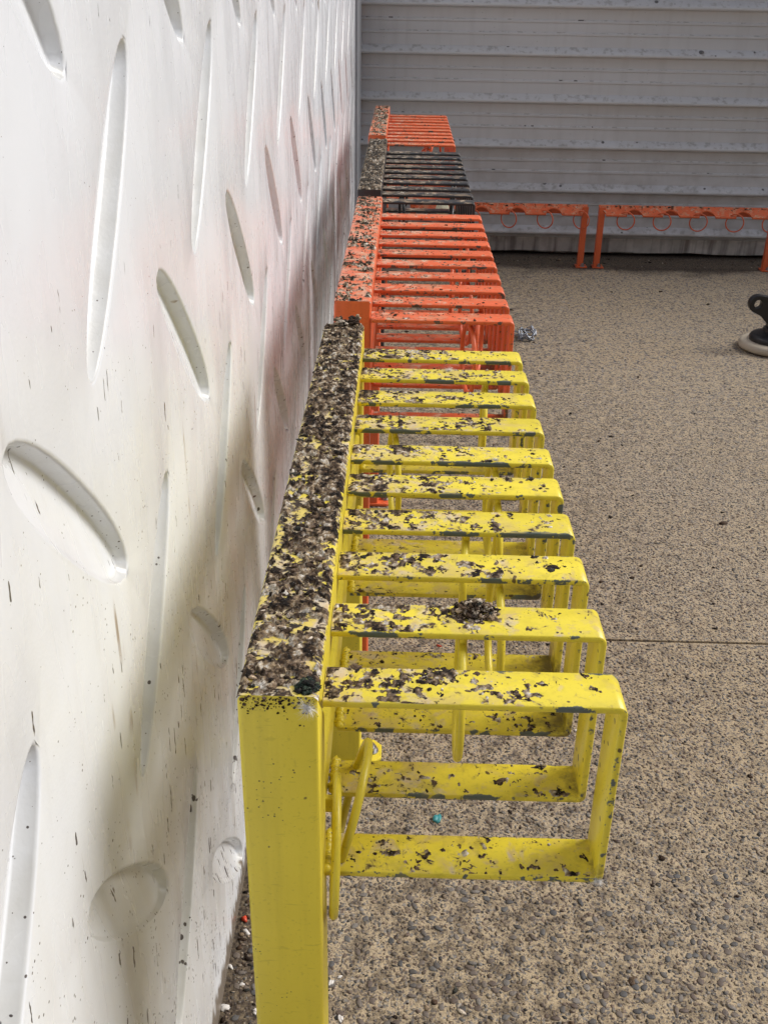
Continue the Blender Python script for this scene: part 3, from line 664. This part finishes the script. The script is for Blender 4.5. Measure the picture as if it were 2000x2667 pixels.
# ------------------------------------------------------------------ low ring racks by the metal wall
YL = 51.5 * P; HL = 3.40 * P; LL = 9.75 * P; FD = 0.056; RH = 0.50 * P; PERI = 1.98 * P
def low_rail():
    bm = bmesh.new(); t = 0.006; n = 200; top = []; 
    def depth(x):
        k = ((x - 0.03) / PERI) % 1.0
        dd = abs(k - 0.78) * PERI; r = 0.036
        return FD - (math.sqrt(r * r - dd * dd) * 0.95 if dd < r else 0)
    rows = []
    for i in range(n + 1):
        x = LL * i / n; d = depth(x)
        rows.append([bm.verts.new(c) for c in ((x, 0, HL - RH), (x, 0, HL), (x, -d, HL - d * 0.65), (x, -d, HL - d * 0.65 - t), (x, -t, HL - t - 0.003), (x, -t, HL - RH))])
    for a, b in zip(rows, rows[1:]):
        for k in range(6): bm.faces.new((a[k], a[(k + 1) % 6], b[(k + 1) % 6], b[k]))
    bm.faces.new(rows[0]); bm.faces.new(rows[-1][::-1]); return finish(bm, 'notched_rail', 30)
def low_leg():
    bm = bmesh.new(); a, t = 0.027, 0.006
    o = [(0, 0), (a, 0), (a, t), (t, t), (t, a), (0, a)]
    lo = [bm.verts.new((x, y - 0.03, 0.006)) for x, y in o]; hi = [bm.verts.new((x, y - 0.03, HL - t - 0.001)) for x, y in o]
    for k in range(6): bm.faces.new((lo[k], lo[(k + 1) % 6], hi[(k + 1) % 6], hi[k]))
    bm.faces.new(lo[::-1]); bm.faces.new(hi); return finish(bm, 'leg', 30)
LM = dict(rail=low_rail(), leg=low_leg(), ring=ring_mesh(0.040, 0.0029, 32, 8), plate=box_mesh('base_plate', (-0.006, 0.046, -0.042, 0.015, 0.001, 0.007), 0.001))
for k in ('rail',): LM[k].materials.append(MAT['orange', 4])
LM['leg'].materials.append(MAT['orange', 0]); LM['plate'].materials.append(MAT['orange', 0]); LM['ring'].materials.append(MAT['orange', 3])
def low_rack(x0, label, turn):
    root = empty('low_ring_rack', (x0, YL, 0)); tag(root, label, 'rack', 'low orange ring racks by the ribbed wall')
    link('notched_rail', LM['rail'], None, root)
    for xx in (0.0, LL - 0.027):
        lg = link('leg', LM['leg'], None, root, (xx, 0, 0)); link('base_plate', LM['plate'], None, lg); link('bolt', ME['bolt'], None, lg, (0.024, -0.03, 0.007))
    for i in range(5):
        xr = 0.03 + PERI * (i + 0.55)
        if xr > LL - 0.03: break
        r = link('lock_ring', LM['ring'], None, root, (xr, -FD + 0.006, HL - FD * 0.65 + 0.014)); r.rotation_euler = (0, 0, R(90 + turn + random.uniform(-8, 8)))
    n = 70; pos = np.stack([rng.uniform(0.005, LL - 0.005, n), -rng.uniform(0.002, 0.018, n), np.full(n, HL)], 1); pos[:, 2] += pos[:, 1] * 0.65
    c = link('dropping_crust', lumps('dropping_crust', pos, np.clip(rng.lognormal(math.log(0.0035), 0.45, n), 0.0015, 0.008), shades(n, [5, 6, 6, 6, 6, 5, 4, 1]), base=ICO1, flat=(0.3, 0.6)), MAT['drop'], root); tag(c, kind='stuff')
    return root
XL2 = hit(1548, 692, 2, 0).x - 0.012; XL1 = hit(1497, 690, 2, 0).x + 0.03 - LL
low_rack(XL1, 'low orange rack with hanging rings, partly behind the slatted racks', -32)
low_rack(XL2, 'low orange rack with hanging rings along the open ribbed wall', -8)

# ------------------------------------------------------------------ loose things on the yellow rack
def slat_z(low=False): return (HF - DZ - BH + SLT) if low else HF - DZ
dv = []; ORD = 'first second third fourth fifth sixth seventh eighth ninth tenth'.split()
for i in range(8):
    n = 5; pp = np.stack([rng.normal(0, .45, n), rng.normal(0, .35, n), np.zeros(n)], 1)
    me = lumps('bird_dropping', pp, rng.uniform(.45, .9, n), shades(n, [6, 6, 4, 2, 1, 0.5, 0.3, 4]), base=ICO3, flat=(0.22, 0.45), rough=0.05, lift=0.1); me.materials.append(MAT['drop']); dv.append(me)
# (photo x, photo y, slat index or ('low', index), radius)
DR = [(1452, 1782, 0, 6.5), (1454, 1795, 0, 3), (1335, 1806, 0, 7), (1130, 1775, 0, 9), (1084, 1758, 0, 7), (1215, 1760, 0, 6), (1150, 1810, 0, 5), (1520, 1752, 0, 10), (1240, 1738, 0, 8), (930, 1745, 0, 11), (960, 1790, 0, 9), (900, 1780, 0, 8), (1175, 1738, 0, 6), (1010, 1770, 0, 7),
      (1128, 1602, 1, 8), (1335, 1615, 1, 8), (1425, 1605, 1, 9), (1325, 1577, 1, 5), (900, 1590, 1, 12), (960, 1610, 1, 10), (1010, 1600, 1, 8), (1070, 1632, 1, 5), (1500, 1590, 1, 5), (880, 1560, 1, 9),
      (1435, 1478, 2, 9), (1137, 1460, 2, 7), (960, 1445, 2, 10), (1030, 1450, 2, 12), (1120, 1480, 2, 8), (1250, 1475, 2, 9), (1390, 1452, 2, 6), (890, 1460, 2, 9), (1160, 1443, 2, 6),
      (1297, 1343, 3, 5.5), (1330, 1336, 3, 5), (1060, 1352, 3, 8), (1190, 1350, 3, 6), (1115, 1330, 3, 5), (935, 1340, 3, 9), (980, 1350, 3, 7), (1070, 1327, 3, 4),
      (1322, 1248, 4, 7), (1105, 1245, 4, 9), (1062, 1258, 4, 5), (940, 1240, 4, 10), (990, 1250, 4, 8), (1255, 1265, 4, 4), (1382, 1238, 4, 6),
      (1385, 1175, 5, 8), (1255, 1168, 5, 5), (1190, 1187, 5, 6), (1040, 1155, 5, 9), (1100, 1178, 5, 5), (930, 1170, 5, 9), (1108, 1162, 5, 4),
      (1148, 1100, 6, 6), (1280, 1095, 6, 6), (1040, 1085, 6, 8), (1240, 1103, 6, 5), (960, 1080, 6, 9), (1340, 1090, 6, 5),
      (1252, 1036, 7, 6), (1030, 1033, 7, 8), (1075, 1038, 7, 7), (960, 1020, 7, 8), (1020, 965, 8, 8), (1100, 975, 8, 7), (1090, 905, 9, 5), (1210, 912, 9, 4), (1030, 925, 9, 6), (1310, 922, 9, 4),
      (1390, 2193, 0.5, 7), (1262, 2235, 0.5, 5), (1360, 2262, 0.5, 7), (1446, 2275, 0.5, 9), (1228, 2212, 0.5, 6), (1520, 2235, 0.5, 10),
      (1158, 2030, 1.5, 7), (1300, 2040, 1.5, 13), (1345, 2032, 1.5, 7), (1115, 2065, 1.5, 7), (1210, 2060, 1.5, 7), (1455, 2060, 1.5, 8), (986, 1900, 2.5, 8), (1148, 1897, 2.5, 6), (1290, 1868, 2.5, 4), (1425, 1885, 2.5, 6)]
for (a, b, s, r) in DR:
    low = isinstance(s, float); q = hit(a, b, 2, slat_z(low)); i = int(s)
    yc = (0.398 + i + OFFY[i]) * P + SLW / 2
    y = min(max(q.y, yc - SLW / 2 + 0.004), yc + SLW / 2 - 0.004); x = min(max(q.x, W_ + 0.006), W_ + SLL - 0.012)
    o = link('bird_dropping', dv[random.randrange(8)], None, None, (x, y, slat_z(low) - 0.0003)); k = r * 0.00042
    o.scale = (k * random.uniform(.9, 1.2), k, k * random.uniform(.8, 1.2)); o.rotation_euler[2] = random.uniform(0, 6.28)
    tag(o, 'dark dried bird dropping on the lower bar of the %s yellow bracket' % ORD[i] if low else 'dark dried bird dropping on the %s top slat of the yellow rack' % ORD[i], 'dropping', 'droppings on the lower bars' if low else 'droppings on the top slats')
# big pale clump on the second slat
q = hit(1236, 1598, 2, slat_z()); n = 520
ang = rng.uniform(0, 6.28, n); rad = np.sqrt(rng.uniform(0, 1, n)); pos = np.stack([rad * np.cos(ang) * 0.0195, rad * np.sin(ang) * 0.0135, np.zeros(n)], 1); pos[:, 2] = rng.uniform(0, 1, n) * 0.013 * (1 - rad ** 2)
me = lumps('dropping_clump', pos, np.clip(rng.lognormal(math.log(0.0011), 0.5, n), 0.0005, 0.0030), shades(n, [5, 6, 6, 6, 6, 5, 4, 1]), rough=0.28, flat=(0.4, 0.9)); me.materials.append(MAT['drop'])
tag(link('dropping_clump', me, None, None, (q.x, q.y, slat_z())), 'large crumbly grey clump of droppings on the second yellow slat', 'dropping')
# dark ring shaped dropping on the first slat
q = hit(1143, 1762, 2, slat_z()); n = 90; ang = rng.uniform(0, 6.28, n); rr_ = rng.normal(1, 0.09, n)
pos = np.stack([np.cos(ang) * 0.0115 * rr_, np.sin(ang) * 0.0090 * rr_, np.zeros(n)], 1)
me = lumps('ring_dropping', pos, rng.uniform(0.0009, 0.0021, n), shades(n, [6, 6, 4, 2, 1, 0, 0, 3]), rough=0.2, flat=(0.3, 0.5)); me.materials.append(MAT['drop'])
tag(link('ring_dropping', me, None, None, (q.x, q.y, slat_z() - 0.0003)), 'dark ring shaped dried dropping on the first yellow slat', 'dropping')
# green-black clump on the rail corner
q = hit(797, 1790, 2, HF); n = 70; ang = rng.uniform(0, 6.28, n); rad = np.sqrt(rng.uniform(0, 1, n)); pos = np.stack([rad * np.cos(ang) * 0.0085, rad * np.sin(ang) * 0.0075, rng.uniform(0, 1, n) * 0.006 * (1 - rad ** 2)], 1)
cc = np.array([(0.012, 0.022, 0.018), (0.03, 0.05, 0.035), (0.10, 0.12, 0.06), (0.02, 0.02, 0.018)])[rng.choice(4, n, p=[.4, .3, .1, .2])]
me = lumps('green_dropping', pos, rng.uniform(0.0012, 0.0028, n), cc, rough=0.2); me.materials.append(MAT['drop'])
tag(link('green_dropping', me, None, None, (q.x, max(q.y, 0.008), HF)), 'green black dropping on the front corner of the yellow rail', 'dropping')
# rolled clump at the back end of the rail
q = hit(905, 848, 2, HF); n = 60; pos = np.stack([rng.uniform(-.016, .016, n), rng.normal(0, .005, n), rng.uniform(0, .010, n)], 1)
me = lumps('brown_clump', pos, rng.uniform(0.002, 0.0045, n), shades(n, [5, 6, 7, 6, 5, 3, 2, 1]), rough=0.25); me.materials.append(MAT['drop'])
tag(link('brown_clump', me, None, None, (min(q.x, W_ - .02), LEN - 0.012, HF)), 'brown clump heaped on the back end of the yellow rail', 'dropping')

def feather(loc, rot, size, label, hang=False):
    bm = bmesh.new()
    for i in range(240):
        a = random.uniform(0, 6.28); e = random.uniform(0.02, 0.9); L = size * random.uniform(.25, 1.0)
        d = Vector((math.cos(a) * math.cos(e), math.sin(a) * math.cos(e), math.sin(e))); s = d.cross(Vector((random.random(), random.random(), 0.3))).normalized()
        p0 = Vector((random.uniform(-.1, .1), random.uniform(-.1, .1), 0.02)) * size; wv = size * 0.008; pv_ = None
        for k in range(5):
            t = k / 4; p = p0 + d * L * t + s * (t * t * L * .35) - Vector((0, 0, .25 * L * t * t)); p.z = max(p.z, 0.0006); wk = wv * (1 - .8 * t)
            cur = (bm.verts.new(p + s * wk), bm.verts.new(p - s * wk))
            if pv_: bm.faces.new((pv_[0], pv_[1], cur[1], cur[0]))
            pv_ = cur
    me = bpy.data.meshes.new('down_feather'); bm.to_mesh(me); bm.free(); me.materials.append(MAT['down'])
    o = link('down_feather', me, None, None, loc); o.rotation_euler = rot; tag(o, label, 'feather', 'loose white down feathers')
q = hit(1168, 966, 2, slat_z()); feather((q.x, q.y, slat_z()), (0, 0, 0), 0.013, 'white down tuft on the second last yellow slat')
q = hit(1290, 1195, 2, slat_z()); feather((q.x, q.y - .004, slat_z()), (0, 0, 1), 0.010, 'white down tuft at the front edge of the sixth yellow slat')
q = hit(800, 1842, 1, -0.0006); feather((q.x, -0.0006, q.z), (R(90), 0, 0), 0.012, 'grey white down tuft stuck to the front post of the yellow rack')
q = hit(1568, 2288, 1, (0.398 - .06) * P); feather((W_ + SLL - .004, q.y - .0005, HF - DZ - BH + .004), (R(90), 0, 0), 0.008, 'thin white down wisp on the bottom corner of the first yellow bracket')

# ------------------------------------------------------------------ things on the paving
# chain
def link_mesh():
    bm = bmesh.new(); n = 20; pts_ = []
    for i in range(n):
        a = i * 2 * math.pi / n; pts_.append((0.0062 * math.cos(a), 0.0062 * math.sin(a) + (0.0075 if math.sin(a) > 0 else -0.0075), 0))
    tube(bm, pts_, 0.0026, 7, True); me = finish(bm, 'chain_link', 80); me.materials.append(MAT['galvanised']); return me
lk = link_mesh(); qc = hit(1376, 880, 2, 0)
ch = empty('steel_chain', (qc.x, qc.y, 0)); tag(ch, 'galvanised steel chain heaped on the paving beside the slatted racks', 'chain')
path = []
for i in range(400):
    t = i / 399; a = t * 17
    path.append(Vector((0.030 * math.cos(a) * (1 - .2 * t) - 0.005 - max(0, t - .62) * 0.62, 0.055 * math.sin(a * 1.07) * (1 - .6 * t), 0.004 + 0.026 * abs(math.sin(a * 1.9)) * (1 - t))))
acc = 0; last = path[0]; k = 0
for a, b in zip(path, path[1:]):
    acc += (b - a).length
    if acc >= 0.0205:
        acc = 0; o = link('chain_link', lk, None, ch, (a + b) / 2); d = (b - last).normalized(); last = b.copy()
        q = d.to_track_quat('Y', 'Z'); o.rotation_mode = 'QUATERNION'
        o.rotation_quaternion = q @ Matrix.Rotation(R(40 if k % 2 else -45), 4, 'Y').to_quaternion(); k += 1
# pivot stand
qd = hit(2012, 888, 2, 0.03); st_ = empty('pivot_stand', (qd.x, qd.y, 0), 0); tag(st_, 'black pivot arm with round eyelet on a cream disc base', 'stand')
bm = bmesh.new(); lathe(bm, [(0.108, 0.002), (0.118, 0.006), (0.122, 0.016), (0.119, 0.027), (0.110, 0.033), (0.06, 0.036)], 64); link('disc_base', finish(bm, 'disc_base', 50), MAT['cream plastic'], st_)
bm = bmesh.new(); lathe(bm, [(0.086, 0.034), (0.087, 0.046), (0.080, 0.056), (0.060, 0.064), (0.045, 0.070), (0.042, 0.082), (0.030, 0.086)], 48); link('hub', finish(bm, 'hub', 40), MAT['black plastic'], st_)
cu = bpy.data.curves.new('arm', 'CURVE'); cu.dimensions = '2D'; cu.fill_mode = 'BOTH'; cu.extrude = 0.012; cu.bevel_depth = 0.003; cu.bevel_resolution = 2
ex, ez, er = -0.082, 0.172, 0.030
o1 = [(ex + er * math.cos(R(t)), ez + er * math.sin(R(t))) for t in range(75, 256, 15)]
o1 += [(-0.060, 0.128), (-0.040, 0.106), (-0.030, 0.100), (-0.028, 0.070), (0.045, 0.070), (0.055, 0.11), (0.16, 0.10), (0.17, 0.14), (0.06, 0.178), (-0.02, 0.192)]
o2 = [(ex + 0.017 * math.cos(R(t)), ez + 0.019 * math.sin(R(t))) for t in range(0, 360, 15)]
for oo in (o1, o2):
    sp = cu.splines.new('POLY'); sp.points.add(len(oo) - 1); sp.use_cyclic_u = True
    for p_, c_ in zip(sp.points, oo): p_.co = (*c_, 0, 1)
tmp = bpy.data.objects.new('tmp', cu); me = bpy.data.meshes.new_from_object(tmp); bpy.data.objects.remove(tmp); me.materials.clear(); me.materials.append(MAT['black plastic']); me.name = 'eyelet_arm'
me.shade_smooth(); me.set_sharp_from_angle(angle=R(30))
arm = link('eyelet_arm', me, None, st_); arm.rotation_euler = (R(90), 0, 0)
bm = bmesh.new(); lathe(bm, [(0.009, 0), (0.009, 0.034), (0.006, 0.038)], 20); pin = link('pivot_pin', finish(bm, 'pivot_pin', 40), MAT['bolt steel'], st_, (-0.012, 0.0, 0.082)); pin.rotation_euler = (R(90), 0, 0); pin.location.y = 0.016
# ball lodged in a ring
qb = hit(1152, 544, 1, YL - 0.10)
bm = bmesh.new(); bmesh.ops.create_icosphere(bm, subdivisions=4, radius=0.032)
for v in bm.verts: v.co *= 1 + 0.01 * mnoise.noise(v.co * 60) - (0.03 if abs(v.co.z - 0.6 * v.co.x * math.sin(v.co.y * 60)) < 0.0022 else 0)
tag(link('ball', finish(bm, 'ball', 60), MAT['ball felt'], None, (qb.x, qb.y, qb.z)), 'pale yellow ball lodged behind the slatted racks by the low rack', 'ball')
# little litter
def bit(name, px_, py_, size, mat, label, cat, flat=(0.5, 0.6), group=None):
    q = hit(px_, py_, 2, 0.0); me = lumps(name, [(0, 0, 0)], [size], [(.5, .5, .5)], base=ICO3, flat=flat, rough=0.05, lift=0.4, stretch=(0.75, 0.8)); me.materials.append(MAT[mat])
    tag(link(name, me, None, None, (q.x, q.y, 0.0)), label, cat, group)
bit('gum_blob', 1138, 2135, 0.0075, 'teal gum', 'small teal blob on the paving under the yellow rack', 'gum')
bit('paint_chip', 1143, 1683, 0.004, 'red chip', 'red paint chip on the paving under the yellow rack', 'paint chip')
bit('paint_chip', 637, 2396, 0.005, 'red chip', 'red paint chip in the dirt at the foot of the white wall', 'paint chip')
for i, (a, b, s) in enumerate(((583, 2628, 0.0062), (665, 2637, 0.0036), (642, 2430, 0.0042), (601, 2521, 0.0036), (631, 2566, 0.0028), (887, 2655, 0.004), (862, 2562, 0.0036), (885, 2546, 0.0026), (1500, 1905, 0.003))):
    bit('shell_fragment', a, b, s, 'shell bit', 'small white shell fragment lying on the dirty paving', 'shell', group='white shell fragments on the paving')
n = 900
pos = np.stack([WX + 0.004 + np.abs(rng.normal(0, 0.022, n)), rng.uniform(-0.3, 4.1, n), np.zeros(n)], 1)
n2 = 420; pos2 = np.stack([rng.uniform(-0.1, 2.6, n2), YS - 0.02 - np.abs(rng.normal(0, 0.10, n2)), np.zeros(n2)], 1)
n3 = 1500; pos3 = np.stack([np.abs(rng.normal(0.0, 0.55, n3)), rng.uniform(-0.2, 4.4, n3), np.zeros(n3)], 1); pos3 = pos3[fbm(pos3[:, 0], pos3[:, 1], 9, 3, 77) + rng.uniform(-.12, .12, n3) > 0.50]
nw = len(pos); pos = np.concatenate([pos, pos2, pos3]); n = len(pos)
li = link('ground_litter', lumps('ground_litter', pos, np.clip(rng.lognormal(math.log(0.0024), 0.5, n), 0.0008, 0.009), shades(n, [8, 8, 5, 2, 1, .7, .8, 2]), base=ICO1, flat=(0.3, 0.6)), MAT['drop'])
tag(li, 'dark crumbs of dirt and droppings along the foot of the walls', 'dirt', kind='stuff')
